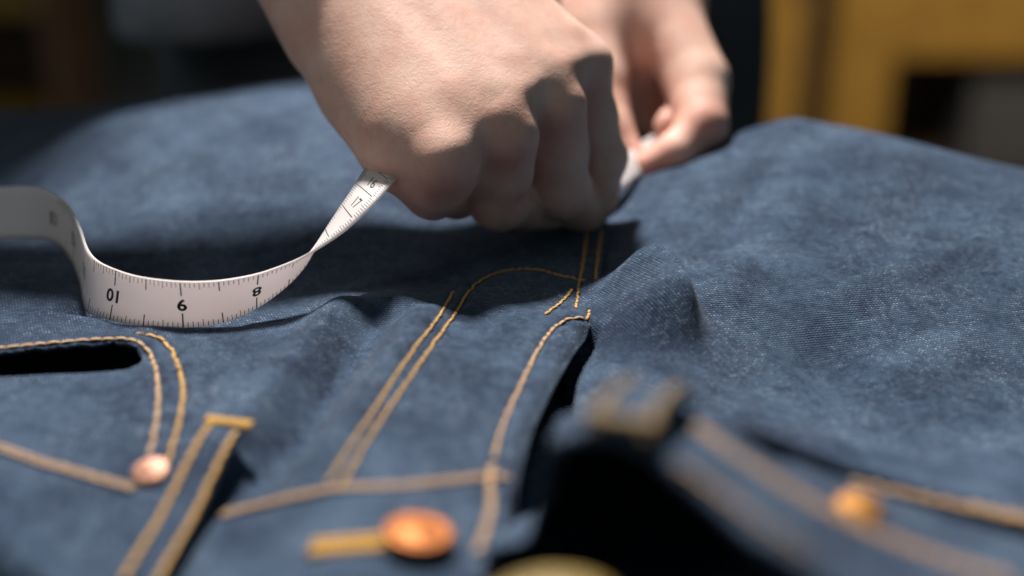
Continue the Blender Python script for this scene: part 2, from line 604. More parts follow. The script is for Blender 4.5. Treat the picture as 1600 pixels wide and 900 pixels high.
fl = box('floor', (0, 200, -92), (900, 700, 4), M_FLOOR)
fl['kind'] = 'structure'
wl = box('wall', (0, 420, 60), (900, 10, 300), M_WALL)
wl['kind'] = 'structure'

tb = thing('worktable', 'dark wooden worktable hidden under the blue jeans', 'table')
box('tabletop', (0, 40, -8.2), (150, 72, 3.4), M_TABLE, tb, .3)
for sx in (-68, 68):
    for sy in (10, 70):
        box('leg', (sx, sy, -50), (6, 6, 80), M_TABLE, tb, .3)

# ------------------------------------------------------------------ jeans
jeans = thing('jeans', 'dark blue denim jeans with ochre topstitching and copper button spread on the table', 'jeans')

SL = lambda pts, lift=0.: surf_line(pts, zL, .1, lift)
SR = lambda pts, lift=0.: surf_line(pts, zR, .1, lift)
fly_a = [(512, 755), (545, 700), (580, 648), (618, 588), (652, 540), (686, 495), (710, 455)]
fly_b = [(533, 762), (565, 705), (600, 650), (640, 592), (676, 540), (712, 490), (738, 450), (775, 428), (830, 421), (880, 432), (925, 441)]
fly_e = [(742, 885), (752, 850), (768, 800), (764, 755), (772, 715), (788, 660), (815, 600), (838, 553), (862, 517), (885, 501), (905, 497), (918, 501)]
pk_a = [(-100, 560), (0, 545), (100, 535), (180, 530), (215, 535), (238, 560), (247, 610), (244, 660), (232, 722)]
pk_b = [(215, 522), (250, 530), (272, 556), (285, 600), (282, 650), (262, 722), (250, 745)]
cr_a = [(918, 501), (924, 475), (930, 440), (934, 405), (940, 360)]
cr_b = [(900, 482), (906, 440), (912, 405), (918, 360)]
_g = [(SL(p_)[:, :2], dep, st_) for p_, dep, st_ in ((fly_a, .05, 0), (fly_b, .06, 0.0), (fly_e, .06, 0), (pk_a, .07, 0), (pk_b, .07, 0), (cr_a, .05, 0), (cr_b, .04, 0))]
GROOVES += [(resample(P, .6), dep, st_) for P, dep, st_ in _g]

# left panel, rows run from the waist away, columns from the far left to the fly edge
NY, NX = 500, 400
ys = np.linspace(22, 79, NY)
u = np.linspace(0, 1, NX)
uu = 1 - (1 - u) ** 1.0
xl = -42.0
# denser columns where the photo looks
base = np.r_[np.linspace(xl, -22, 24, endpoint=False), np.linspace(-22, 0, NX - 24)]
bt = (base - xl) / (0 - xl)
Y, T = np.meshgrid(ys, bt, indexing='ij')
XF = x_fly(Y)
X = xl + T * (XF - xl)
Z = zL(X, Y)
edge = smoothstep(.45, 0, XF - X) * smoothstep(CROTCH_Y + 1, CROTCH_Y - .5, Y)
Z = Z - .22 * edge ** 2
VL = np.stack([X, Y, Z], -1).reshape(-1, 3)
FL = grid_faces(NY, NX)[:, ::-1]


def inside(px, py, P):
    r = np.zeros(len(px), bool)
    for k in range(len(P)):
        a, b_ = P[k], P[(k + 1) % len(P)]
        m = ((a[1] > py) != (b_[1] > py)) & (px < (b_[0] - a[0]) * (py - a[1]) / (b_[1] - a[1] + 1e-12) + a[0])
        r ^= m
    return r


# the pocket mouth is a real opening: drop the faces inside it and pull the rim onto its outline
cl = VL[FL].mean(1)
gone = inside(cl[:, 0], cl[:, 1], L_SLIT)
rim = np.intersect1d(np.unique(FL[gone]), np.unique(FL[~gone]))
FL = FL[~gone]
ring = resample(np.vstack([L_SLIT, L_SLIT[:1]]), .03) if False else np.vstack([np.linspace(L_SLIT[k], L_SLIT[(k + 1) % len(L_SLIT)], 24, endpoint=False) for k in range(len(L_SLIT))])
for k in rim:
    q = ring[np.argmin(np.sum((ring - VL[k, :2]) ** 2, 1))]
    VL[k, :2] = q
VL[rim, 2] = zL(VL[rim, 0], VL[rim, 1])
pl = mesh_obj('front_panel', VL, FL, M_DENIM, jeans)
solidify(pl, .13)

# waist edge of the right panel
WE_PX = [(838, 720), (850, 705), (880, 692), (920, 687), (960, 691), (1000, 703), (1050, 738), (1100, 778), (1150, 822), (1200, 862), (1300, 935), (1450, 1010), (1600, 1060), (1900, 1100)]
WE_Z = [4.7, 5.2, 5.7, 6.0, 6.3, 6.4, 6.3, 6.1, 5.9, 5.7, 4.7, 4.3, 4.0, 3.4]
WE = np.array([on_plane(p[0], p[1], z) for p, z in zip(WE_PX, WE_Z)])
WEs = resample(WE, .25)
o_ = np.argsort(WEs[:, 0])


def y_edge(x):
    return np.interp(x, WEs[o_, 0], WEs[o_, 1])


xs_ = np.r_[np.linspace(-3, 26, 250), np.linspace(26.3, 45, 30)]
ys_ = np.linspace(20, 79, 340)
X, Y = np.meshgrid(xs_, ys_, indexing='ij')
Z = zR(X, Y)
F = grid_faces(len(xs_), len(ys_))
V = np.stack([X, Y, Z], -1).reshape(-1, 3)
c = V[F].mean(1)
keep = (c[:, 0] > x_fly(c[:, 1]) - .6) & (c[:, 1] > y_edge(c[:, 0]) + .08)
F = F[keep]
used = np.unique(F)
mp = np.full(len(V), -1)
mp[used] = np.arange(len(used))
pr = mesh_obj('front_panel', V[used], mp[F][:, ::-1] if False else mp[F], M_DENIM_R, jeans)
solidify(pr, .13)


def band(name, near, far, zf, lift, mat, thick, nv=24, parent=None):
    """strip of cloth between two world curves, lying on the height field zf"""
    n = max(len(near), len(far))
    A = resample(near, n=n)
    B = resample(far, n=n)
    t = np.linspace(0, 1, nv)
    P = A[:, None, :2] * (1 - t)[None, :, None] + B[:, None, :2] * t[None, :, None]
    z = zf(P[..., 0], P[..., 1]) + lift
    z = z - .09 * smoothstep(.9, 1, t)[None] - .05 * smoothstep(.06, 0, t)[None]
    VV = np.concatenate([P, z[..., None]], -1).reshape(-1, 3)
    f = grid_faces(n, nv)
    a = VV[f[0]]
    if np.cross(a[1] - a[0], a[2] - a[0])[2] < 0:
        f = f[:, ::-1]
    o = mesh_obj(name, VV, f, mat, parent or jeans)
    solidify(o, thick)
    return o


# right waistband
r_seam = np.array([surf(p[0], p[1], zR) for p in [(880, 652), (930, 640), (1030, 634), (1085, 668), (1150, 716), (1300, 806), (1450, 868), (1600, 915), (1900, 960)]])
band('waistband', resample(WEs, n=140), resample(r_seam, n=140), zR, .16, M_DENIM_R, .22)
# left waistband
l_seam = np.array([surf(p[0], p[1], zL) for p in [(-200, 650), (0, 700), (100, 732), (200, 760), (290, 785), (370, 800), (450, 780), (530, 765), (660, 756), (801, 748)]])
l_near = np.array([[xx, 24.2 - .02 * xx, 0] for xx in np.linspace(-20, x_fly(24.2), 10)])
l_near[:, 2] = 0
band('waistband', resample(l_near, n=160), resample(l_seam, n=160), zL, .13, M_DENIM, .16)


# back of the jeans seen through the waist opening
X, Y = np.meshgrid(np.linspace(-44, 34, 90), np.linspace(14, 52, 50), indexing='ij')
Zb = -1.7 + crumple(X, Y, .12) + .6 * smoothstep(26, 20, Y)
bk = mesh_obj('back_panel', np.stack([X, Y, Zb], -1).reshape(-1, 3), grid_faces(90, 50), M_DENIM_IN, jeans)
solidify(bk, .13)


# stitching
def stitches(curve, r=.062, length=.30, gap=.03, mat=None, zf=None, parent=None, lift=.012, name='stitching', slack=.03):
    s = np.r_[0, np.cumsum(np.linalg.norm(np.diff(curve, axis=0), axis=1))]
    pos, V, F = 0.0, [], []
    prof = [(-1, .70, -.1), (-.78, .95, .25), (-.25, 1.0, .5), (.25, 1.0, .5), (.78, .95, .25), (1, .70, -.1)]
    while pos + length < s[-1]:
        ln = length * random.uniform(.9, 1.08)
        mid = pos + ln / 2
        g = lambda q: np.array([np.interp(q, s, curve[:, k]) for k in range(3)])
        a, b = g(mid - ln * .5), g(mid + ln * .5)
        d = (b - a) / (np.linalg.norm(b - a) + 1e-9)
        up = np.array([0, 0, 1.0])
        side = np.cross(d, up)
        side /= np.linalg.norm(side) + 1e-9
        nrm = np.cross(side, d)
        off = side * random.uniform(-.012, .012)
        yaw = side * random.uniform(-.03, .03)
        i0 = len(V)
        for (q, rr, h) in prof:
            c0 = g(mid + q * ln / 2) + nrm * (lift + h * r * .8) + off + yaw * q
            for k in range(6):
                an = k * math.pi / 3
                V.append(c0 + side * math.cos(an) * r * rr * 1.3 + nrm * math.sin(an) * r * rr * .6)
        for j in range(len(prof) - 1):
            for k in range(6):
                F.append([i0 + j * 6 + k, i0 + j * 6 + (k + 1) % 6, i0 + (j + 1) * 6 + (k + 1) % 6, i0 + (j + 1) * 6 + k])
        F.append([i0 + k for k in range(5, -1, -1)])
        F.append([i0 + 30 + k for k in range(6)])
        pos += ln + gap
    if not V:
        return None
    o = mesh_obj(name, np.array(V), F, mat or M_THREAD, parent or jeans)
    o['kind'] = 'stuff'
    return o


# fly: the double line, the J, the fly edge
stitches(SL(fly_a), .044, .27, .02)
stitches(SL(fly_b), .047, .27, .02)
stitches(SL([p_ for p_ in fly_e if p_[1] < 752]), .052, .34, .015, M_THREAD_T)
stitches(SL([(771, 735), (765, 755), (768, 800), (758, 840), (742, 885)], .15), .085, .42, .01, M_THREAD_T)
stitches(SL(cr_a), .045, .27, .02)
stitches(SL(cr_b), .042, .27, .02)
stitches(SL([(852, 492), (880, 470), (898, 448)]), .048, .27, .02)
# left pocket mouth, double line
stitches(SL(pk_a), .058, .42, .01, M_THREAD_T)
stitches(SL(pk_b), .058, .42, .01, M_THREAD)
# waistband seams, each sewn twice
def twice(curve, gap, *a, **k):
    d = np.gradient(curve, axis=0)
    d /= np.linalg.norm(d, axis=1)[:, None]
    sd = np.stack([-d[:, 1], d[:, 0], 0 * d[:, 0]], 1)
    for q in (-.5, .5):
        stitches(curve + sd * gap * q, *a, **k)


twice(SL([(-150, 662), (0, 706), (60, 727), (120, 744), (196, 766), (222, 772)], .13), .17, .05, .40, .01, M_THREAD_T)
twice(SL([(345, 812), (375, 804), (420, 793), (470, 781), (530, 770), (600, 768), (680, 761), (740, 754), (800, 751)], .13), .17, .05, .40, .01, M_THREAD_T)
# right panel
twice(SR([(1085, 676), (1150, 724), (1300, 815), (1450, 878), (1600, 925)], .17), .18, .06, .40, .01, M_THREAD_T)
twice(SR([(1330, 750), (1400, 768), (1500, 792), (1600, 814), (1750, 845)]), .20, .08, .40, .01, M_THREAD_T)
stitches(SR([(1060, 740), (1120, 782), (1200, 840), (1290, 900)], .17), .06, .45, .01, M_THREAD_T)


def tube_loop(pts, r, closed=False, nseg=8):
    P = np.asarray(pts, float)
    n = len(P)
    V, F = [], []
    for i in range(n):
        a = P[(i - 1) % n] if closed or i else P[i]
        b = P[(i + 1) % n] if closed or i < n - 1 else P[i]
        d = b - a
        d /= np.linalg.norm(d) + 1e-9
        up = np.array([0, 0, 1.0]) if abs(d[2]) < .9 else np.array([0, 1.0, 0])
        s_ = np.cross(d, up)
        s_ /= np.linalg.norm(s_)
        t_ = np.cross(s_, d)
        for k in range(nseg):
            an = 2 * math.pi * k / nseg
            V.append(P[i] + r * (math.cos(an) * s_ + math.sin(an) * t_))
    m = n if closed else n - 1
    for i in range(m):
        for k in range(nseg):
            j = (i + 1) % n
            F.append([i * nseg + k, i * nseg + (k + 1) % nseg, j * nseg + (k + 1) % nseg, j * nseg + k])
    if not closed:
        F.append(list(range(nseg))[::-1])
        F.append([(n - 1) * nseg + k for k in range(nseg)])
    return V, F


def bartack(a, b, width, parent, mat=M_THREAD_Y, name='bartack', r=.06):
    """dense satin bar of thread from a to b"""
    a, b = np.array(a, float), np.array(b, float)
    L = np.linalg.norm(b - a)
    d = (b - a) / L
    side = np.cross(d, [0, 0, 1.0])
    side /= np.linalg.norm(side)
    n = int(L / (r * 1.25))
    V, F = [], []
    for i in range(n):
        c = a + d * L * (i + .5) / n
        w = width * random.uniform(.85, 1.1) / 2
        arc = [c + side * w * q + np.array([0, 0, .09 * (1 - q * q)]) for q in (-1, -.5, 0, .5, 1)]
        v, f = tube_loop(arc, r, False, 5)
        F += [[k + len(V) for k in ff] for ff in f]
        V += v
    o = mesh_obj(name, np.array(V), F, mat, parent)
    o['kind'] = 'stuff'
    return o


def belt_loop(px_bottom, px_top, width, zf, rise, mat, base_lift, up_end=None):
    A = surf(*px_bottom, zf)
    B = surf(*px_top, zf)
    n = 30
    d = (B - A)
    d[2] = 0
    L = np.linalg.norm(d)
    d /= L
    side = np.array([d[1], -d[0], 0])
    t = np.linspace(0, 1, n)
    w = np.linspace(-1, 1, 9)
    P = A[None, None, :2] + (t * L)[:, None, None] * d[None, None, :2] + (w * width / 2)[None, :, None] * side[None, None, :2]
    zz = zf(P[..., 0], P[..., 1])
    zc = zf(A[0] + t * L * d[0], A[1] + t * L * d[1])[:, None]
    lift = base_lift + rise * np.sin(math.pi * t) ** .7
    z = np.maximum(zz, zc) * .3 + zc * .7 + lift[:, None] - .05 * np.abs(w)[None] ** 4
    V = np.concatenate([P, z[..., None]], -1)
    f = grid_faces(n, 9)
    a = V.reshape(-1, 3)[f[0]]
    if np.cross(a[1] - a[0], a[2] - a[0])[2] < 0:
        f = f[:, ::-1]
    o = mesh_obj('belt_loop', V.reshape(-1, 3), f, mat, jeans)
    solidify(o, .2)
    return o, V


lp, LV = belt_loop((218, 930), (357, 676), 1.10, zL, .22, M_DENIM, .30)
stitches(resample(LV[:, 1], .1), .075, .45, .01, M_THREAD, parent=lp)
stitches(resample(LV[:, 7], .1), .075, .45, .01, M_THREAD, parent=lp)
tp = LV[-1]
dd = (tp[-1] - tp[0])
bartack(tp[0] - dd * .06 + [0, 0, .06], tp[-1] + dd * .14 + [0, 0, .02], .42, lp, r=.055)
lp2, LV = belt_loop((965, 704), (1040, 632), 1.45, zR, .55, M_DENIM_R, .36)
stitches(resample(LV[:, 1], .1), .075, .45, .01, M_THREAD_D, parent=lp2)
stitches(resample(LV[:, 7], .1), .075, .45, .01, M_THREAD_D, parent=lp2)
for row in (2,):
    tp = LV[row]
    bartack(tp[0] + [0, 0, .06], tp[-1] + [0, 0, .06], .36, lp2, M_THREAD_D, r=.06)


def lathe(name, prof, centre, axis, mat, parent, n=28):
    ax = Vector(axis).normalized()
    q = Vector((0, 0, 1)).rotation_difference(ax)
    V, F = [], []
    for (r, h) in prof:
        for k in range(n):
            an = 2 * math.pi * k / n
            p = q @ Vector((r * math.cos(an), r * math.sin(an), h))
            V.append(np.array(centre) + np.array(p))
    for j in range(len(prof) - 1):
        for k in range(n):
            F.append([j * n + k, j * n + (k + 1) % n, (j + 1) * n + (k + 1) % n, (j + 1) * n + k])
    F.append([(len(prof) - 1) * n + k for k in range(n)])
    return mesh_obj(name, np.array(V), F, mat, parent)


rv = [(.44, -.1), (.45, .03), (.41, .10), (.32, .13), (.24, .14), (.18, .20), (.10, .24), (.0, .25)]
p = surf(236, 742, zL)
lathe('rivet', [(1.15 * q, .7 * k) for q, k in rv], p + [0, 0, .12], (-.05, -.25, 1), M_COPPER_P, jeans)
p = surf(1340, 803, zR)
lathe('rivet', [(1.2 * q, .6 * k) for q, k in rv], p + [0, 0, .12], (-.1, -.25, 1), M_BRASS, jeans)
p = surf(652, 858, zL)
bt_ = [(.35, -.3), (.35, 0), (.78, .03), (.86, .09), (.84, .15), (.76, .18), (.62, .15), (.45, .15), (.3, .19), (.12, .21), (0, .215)]
btn = lathe('button', bt_, p + [.05, 0, .36], (.12, .06, 1), M_COPPER, jeans)
# buttonhole: a stadium of satin thread left of the button
A, B = surf(488, 868, zL), surf(612, 858, zL)
d = (B - A) / np.linalg.norm(B - A)
sd = np.cross(d, [0, 0, 1.0])
sd /= np.linalg.norm(sd)
V, F = [], []
for q in np.linspace(0, 1, 34):
    for sgn in (-1, 1):
        c0 = A + (B - A) * q + sd * sgn * .17 + [0, 0, .2]
        arc = [c0 + sd * w * .19 + np.array([0, 0, .07 * (1 - w * w)]) for w in (-1, 0, 1)]
        v, f = tube_loop(arc, .04, False, 5)
        F += [[k + len(V) for k in ff] for ff in f]
        V += v
bh = mesh_obj('buttonhole', np.array(V), F, M_THREAD_Y, jeans)
bh['kind'] = 'stuff'
# the back of the waistband, at the very bottom of the picture, with its olive leather patch
p = on_plane(872, 977, 4.3)
xs3 = np.linspace(-9, 16, 60)
Xb, Tb = np.meshgrid(xs3, np.linspace(0, 1, 14), indexing='ij')
Yb = p[1] + .6 - .012 * (Xb - p[0]) ** 2 - 3.6 * Tb
Zw = p[2] - .25 - .004 * (Xb - p[0]) ** 2 - 1.6 * Tb ** 1.5 + crumple(Xb, Yb, .04)
bw = mesh_obj('waistband', np.stack([Xb, Yb, Zw], -1).reshape(-1, 3), grid_faces(60, 14)[:, ::-1], M_DENIM, jeans)
solidify(bw, .22)
lathe('leather_patch', [(1.55, -.5), (1.6, -.05), (1.52, .05), (1.0, .12), (0, .15)], p, (0, -.10, 1), M_LEATHER, jeans, 40)


# ------------------------------------------------------------------ measuring tape
TAPE_W = 2.0
T_ST = [  # top edge px, bottom edge px, depth of the top edge, wanted width
    (-90, 296, -90, 388, 54.6, 2.1), (-40, 290, -40, 381, 54.8, 2.1), (0, 289, 0, 377, 54.6, 2.05), (45, 291, 45, 373, 54.0, 2.0), (80, 301, 84, 378, 53.0, 2.0), (107, 322, 109, 403, 51.6, 2.0),
    (124, 354, 125, 438, 50.0, 2.0), (136, 388, 131, 468, 48.6, 2.0), (152, 407, 141, 487, 47.8, 2.0), (180, 421, 170, 499, 47.1, 2.0), (220, 433, 214, 507, 46.6, 2.0),
    (280, 440, 285, 511, 46.3, 2.0), (340, 439, 348, 503, 46.4, 2.0), (400, 429, 398, 482, 46.8, 2.0), (450, 412, 441, 452, 47.0, 2.0),
    (478, 399, 474, 418, 47.1, 2.0), (500, 386, 497, 379, 47.1, 2.0), (540, 359, 525, 335, 47.2, 2.0), (580, 322, 551, 296, 47.6, 2.0), (618, 280, 578, 252, 48.7, 2.0),
    (650, 245, 608, 215, 50.8, 2.0), (720, 235, 690, 200, 53.5, 2.0), (800, 270, 790, 225, 55.0, 2.0), (870, 312, 862, 262, 55.8, 2.0),
    (930, 312, 918, 265, 56.2, 2.0), (955, 304, 950, 252, 57.0, 2.0), (982, 288, 980, 238, 58.0, 2.0), (1006, 266, 1002, 224, 59.4, 1.9), (1032, 244, 1028, 205, 61.5, 1.8)]
TT, BB = [], []
for (tx, ty, bx, by, d, w) in T_ST:
    a = U(tx, ty, d)
    r = ray(bx, by)
    # depth of the lower edge so that the ribbon keeps its width (it leans back)
    A2, B2, C2 = r @ r, 2 * r @ (CAM - a), (CAM - a) @ (CAM - a) - w * w
    D2 = B2 * B2 - 4 * A2 * C2
    t = (-B2 + math.sqrt(max(D2, 0))) / (2 * A2)
    TT.append(a)
    BB.append(CAM + t * r)
TT, BB = np.array(TT), np.array(BB)
both = resample(np.hstack([TT, BB]), n=460)
TT, BB = both[:, :3], both[:, 3:]
# keep the width exact
mid = (TT + BB) / 2
hw = (TT - BB)
hw /= np.linalg.norm(hw, axis=1)[:, None]
for _ in range(3):
    hw[1:-1] = (hw[:-2] + 2 * hw[1:-1] + hw[2:]) / 4
    hw /= np.linalg.norm(hw, axis=1)[:, None]
ts = np.r_[0, np.cumsum(np.linalg.norm(np.diff(mid, axis=0), axis=1))]
tang = np.gradient(mid, axis=0)
tang /= np.linalg.norm(tang, axis=1)[:, None]
tn = np.cross(tang, hw)
tn /= np.linalg.norm(tn, axis=1)[:, None]


def tape_pt(s, t, side, off=.012):
    """s along, t across (-1 bottom edge .. 1 top edge), side +1 front/-1 back"""
    s = np.asarray(s, float)
    t = np.asarray(t, float)
    g = lambda A: np.stack([np.interp(s, ts, A[:, k]) for k in range(3)], -1)
    m, h, n_ = g(mid), g(hw), g(tn)
    cup = .05 * (1 - t ** 2)
    return m + h * (t * TAPE_W / 2)[..., None] + n_ * ((side * (.042 + off)) - cup)[..., None]


cam_side = np.sign(np.sum(tn[200] * (CAM - mid[200])))     # which side faces the camera on the arc
n_s = len(ts)
tt = np.linspace(-1, 1, 9)
SS, TTT = np.meshgrid(ts, tt, indexing='ij')
f_v = tape_pt(SS, TTT, cam_side, 0).reshape(-1, 3)
b_v = tape_pt(SS, TTT, -cam_side, 0).reshape(-1, 3)
fv = grid_faces(n_s, 9)
nb = len(f_v)
faces = fv.tolist() + (fv[:, ::-1] + nb).tolist()
for i in range(n_s - 1):
    for j in (0, 8):
        q = [i * 9 + j, (i + 1) * 9 + j, (i + 1) * 9 + j + nb, i * 9 + j + nb]
        faces.append(q if j == 0 else q[::-1])
tape = mesh_obj('measuring_tape', np.vstack([f_v, b_v]), faces, M_TAPE)
bm = bmesh.new()
bm.from_mesh(tape.data)
bmesh.ops.recalc_face_normals(bm, faces=bm.faces)
bm.to_mesh(tape.data)
bm.free()
tape['label'] = 'white measuring tape with black numerals curling over the jeans into the fist'
tape['category'] = 'measuring tape'


def s_at(px, py):
    """arc position whose mid point projects nearest to a pixel"""
    rel = mid - CAM
    dep = rel @ FWD
    ix = 800 + (rel @ RIGHT) / dep / .72 * 1600
    iy = 450 - (rel @ UP) / dep / .72 * 1600
    return ts[int(np.argmin((ix - px) ** 2 + (iy - py) ** 2))]


def marks(name, quads, side, parent, mat=M_INK):
    """quads: (s0,s1,t0,t1) rectangles printed on the tape"""
    V, F = [], []
    for (s0, s1, t0, t1) in quads:
        m_ = max(2, int(abs(t1 - t0) / .25) + 1)
        tq = np.linspace(t0, t1, m_)
        i0 = len(V)
        a = tape_pt(np.full(m_, s0), tq, side, .006)
        b = tape_pt(np.full(m_, s1), tq, side, .006)
        V += list(a) + list(b)
        for k in range(m_ - 1):
            F.append([i0 + k, i0 + k + 1, i0 + m_ + k + 1, i0 + m_ + k])
    return mesh_obj(name, np.array(V), F, mat, parent, False)


def numeral(text, s0, t0, size, sdir, tdir, side, parent, swap=False, squeeze=1.0, bold=.028):
    cu = bpy.data.curves.new('numeral', 'FONT')
    cu.body = text
    cu.size = 1.0
    cu.align_x = 'CENTER'
    cu.align_y = 'CENTER'
    cu.offset = bold
    cu.resolution_u = 4
    o = bpy.data.objects.new('numeral', cu)
    col.objects.link(o)
    dg = bpy.context.evaluated_depsgraph_get()
    me = bpy.data.meshes.new_from_object(o.evaluated_get(dg))
    bpy.data.objects.remove(o)
    co = np.array([v.co[:] for v in me.vertices])
    gx, gy = co[:, 0] * size * squeeze, co[:, 1] * size
    if swap:
        s, t = s0 + sdir * gy, t0 + tdir * gx / (TAPE_W / 2)
    else:
        s, t = s0 + sdir * gx, t0 + tdir * gy / (TAPE_W / 2)
    V = tape_pt(s, t, side, .006)
    return mesh_obj('numeral', V, [list(p_.vertices) for p_ in me.polygons], M_INK, parent, False)


# inch side (front): 8, 9 and 10 stand upside down as the tape runs
s9 = s_at(282, 475)
INCH = 2.54
quads = []
for k in range(-60, 60):
    s0 = s9 + k * INCH / 16
    if s0 < .3 or s0 > s_at(505, 380) + 1.0:
        continue
    r_ = k % 16
    if r_ == 0:
        ln, w = .60, .024
    elif r_ == 8:
        ln, w = .46, .020
    elif r_ in (4, 12):
        ln, w = .30, .012
    else:
        ln, w = (.24 if k % 2 == 0 else .21), .011
    quads.append((s0 - w, s0 + w, .985, .985 - ln))
    quads.append((s0 - w, s0 + w, -.985, -.985 + ln))
marks('inch_scale', quads, cam_side, tape)
for num, k in (('8', 1), ('9', 0), ('10', -1), ('11', -2), ('12', -3), ('13', -4)):
    s0 = s9 + k * INCH
    if .6 < s0 < ts[-1]:
        numeral(num, s0, 0.0, .68, -1, -1, cam_side, tape)
# centimetre side (back)
s16 = s_at(576, 302)
quads = []
for k in range(-40, 40):
    s0 = s16 - k * .1
    if s0 < s_at(495, 390) or s0 > s16 + 3:
        continue
    if k % 10 == 0:
        quads.append((s0 - .016, s0 + .016, -.97, .72))
    else:
        ln = .44 if k % 5 == 0 else .32
        quads.append((s0 - .009, s0 + .009, .98, .98 - ln))
        quads.append((s0 - .009, s0 + .009, -.98, -.98 + ln))
marks('centimetre_scale', quads, -cam_side, tape)
numeral('16', s16 + .42, .1, .62, 1, 1, -cam_side, tape, True, .92, .004)
numeral('17', s16 - 1.0 + .42, .1, .62, 1, 1, -cam_side, tape, True, .92, .004)
numeral('15', s16 + 1.0 + .42, .1, .62, 1, 1, -cam_side, tape, True, .92, .004)

# ------------------------------------------------------------------ the person: body modelled as one implicit surface
#HANDS


class Field:
    """signed distance on a rectilinear grid (fine round the hands, coarse elsewhere)"""
    def __init__(self, ax):
        self.ax = [np.asarray(a, np.float32) for a in ax]
        self.f = np.full([len(a) for a in ax], 9.0, np.float32)

    def region(self, lo, hi):
        sl = []
        for k in range(3):
            a = self.ax[k]
            i, j = np.searchsorted(a, lo[k]), np.searchsorted(a, hi[k])
            sl.append(slice(max(i - 1, 0), min(j + 1, len(a))))
        return tuple(sl)

    def cone(self, a, b, ra, rb, sl):
        a, b = np.asarray(a, np.float32), np.asarray(b, np.float32)
        d = b - a
        l2 = float(d @ d) + 1e-9
        X = self.ax[0][sl[0]][:, None, None] - a[0]
        Y = self.ax[1][sl[1]][None, :, None] - a[1]
        Z = self.ax[2][sl[2]][None, None, :] - a[2]
        h = np.clip((X * d[0] + Y * d[1] + Z * d[2]) / l2, 0, 1)
        return np.sqrt((X - h * d[0]) ** 2 + (Y - h * d[1]) ** 2 + (Z - h * d[2]) ** 2) - (ra + (rb - ra) * h)


def smin(a, b, k):
    h = np.clip(k - np.abs(a - b), 0, None) / k
    return np.minimum(a, b) - h * h * k * .25


def chain_field(fd, caps, k, margin=1.2):
    P = np.array([c[0] for c in caps] + [c[1] for c in caps])
    R = max(max(c[2], c[3]) for c in caps) + margin
    sl = fd.region(P.min(0) - R, P.max(0) + R)
    out = None
    for (a, b, ra, rb) in caps:
        d = fd.cone(a, b, ra, rb, sl)
        out = d if out is None else smin(out, d, k)
    return sl, out


def surface_nets(fd):
    f, (ax, ay, az) = fd.f, fd.ax
    ins = f < 0
    nx, ny, nz = f.shape
    cnt = np.zeros((nx - 1, ny - 1, nz - 1), np.uint8)
    for i in (0, 1):
        for j in (0, 1):
            for k in (0, 1):
                cnt += ins[i:nx - 1 + i, j:ny - 1 + j, k:nz - 1 + k]
    act = np.argwhere((cnt > 0) & (cnt < 8))
    idx = np.full(cnt.shape, -1, np.int32)
    idx[act[:, 0], act[:, 1], act[:, 2]] = np.arange(len(act))
    pos = np.zeros((len(act), 3))
    num = np.zeros(len(act))
    corners = [(i, j, k) for i in (0, 1) for j in (0, 1) for k in (0, 1)]
    for c0 in corners:
        for axis in range(3):
            if c0[axis]:
                continue
            c1 = list(c0)
            c1[axis] = 1
            A = act + np.array(c0)
            B = act + np.array(c1)
            fa = f[A[:, 0], A[:, 1], A[:, 2]]
            fb = f[B[:, 0], B[:, 1], B[:, 2]]
            m = (fa < 0) != (fb < 0)
            t = np.where(m, fa / np.where(m, fa - fb, 1), 0)
            pa = np.stack([ax[A[:, 0]], ay[A[:, 1]], az[A[:, 2]]], 1)
            pb = np.stack([ax[B[:, 0]], ay[B[:, 1]], az[B[:, 2]]], 1)
            pos += np.where(m[:, None], pa + t[:, None] * (pb - pa), 0)
            num += m
    pos /= num[:, None]
    quads = []
    for axis in range(3):
        sl0 = [slice(None)] * 3
        sl1 = [slice(None)] * 3
        sl0[axis] = slice(0, -1)
        sl1[axis] = slice(1, None)
        ch = ins[tuple(sl0)] != ins[tuple(sl1)]
        e = np.argwhere(ch)
        u_, v_ = (axis + 1) % 3, (axis + 2) % 3
        ok = (e[:, u_] > 0) & (e[:, v_] > 0) & (e[:, u_] < f.shape[u_] - 1) & (e[:, v_] < f.shape[v_] - 1)
        e = e[ok]
        q = []
        for du, dv in ((-1, -1), (0, -1), (0, 0), (-1, 0)):
            c = e.copy()
            c[:, u_] += du
            c[:, v_] += dv
            q.append(idx[c[:, 0], c[:, 1], c[:, 2]])
        q = np.stack(q, 1)
        flip = ins[e[:, 0], e[:, 1], e[:, 2]]
        q = np.where(flip[:, None], q, q[:, ::-1])
        quads.append(q)
    return pos, np.vstack(quads)


def axis_grid(lo, hi, f0, f1, fine, coarse):
    mid_ = np.arange(f0, f1, fine)
    def grow(start, end, sgn):
        out, x, h = [], start, fine
        while (end - x) * sgn > 0:
            h = min(coarse, h * 1.25)
            x += sgn * h
            out.append(x)
        return out
    return np.array(sorted(grow(f0, lo, -1)) + list(mid_) + grow(mid_[-1], hi, 1))


FINE = globals().get('HAND_VOXEL', 0.12)
fd = Field([axis_grid(-32, 32, -12, 14, FINE, .9), axis_grid(42, 106, 43.5, 65, FINE, .9), axis_grid(-20, 56, -1.5, 16, FINE, .9)])

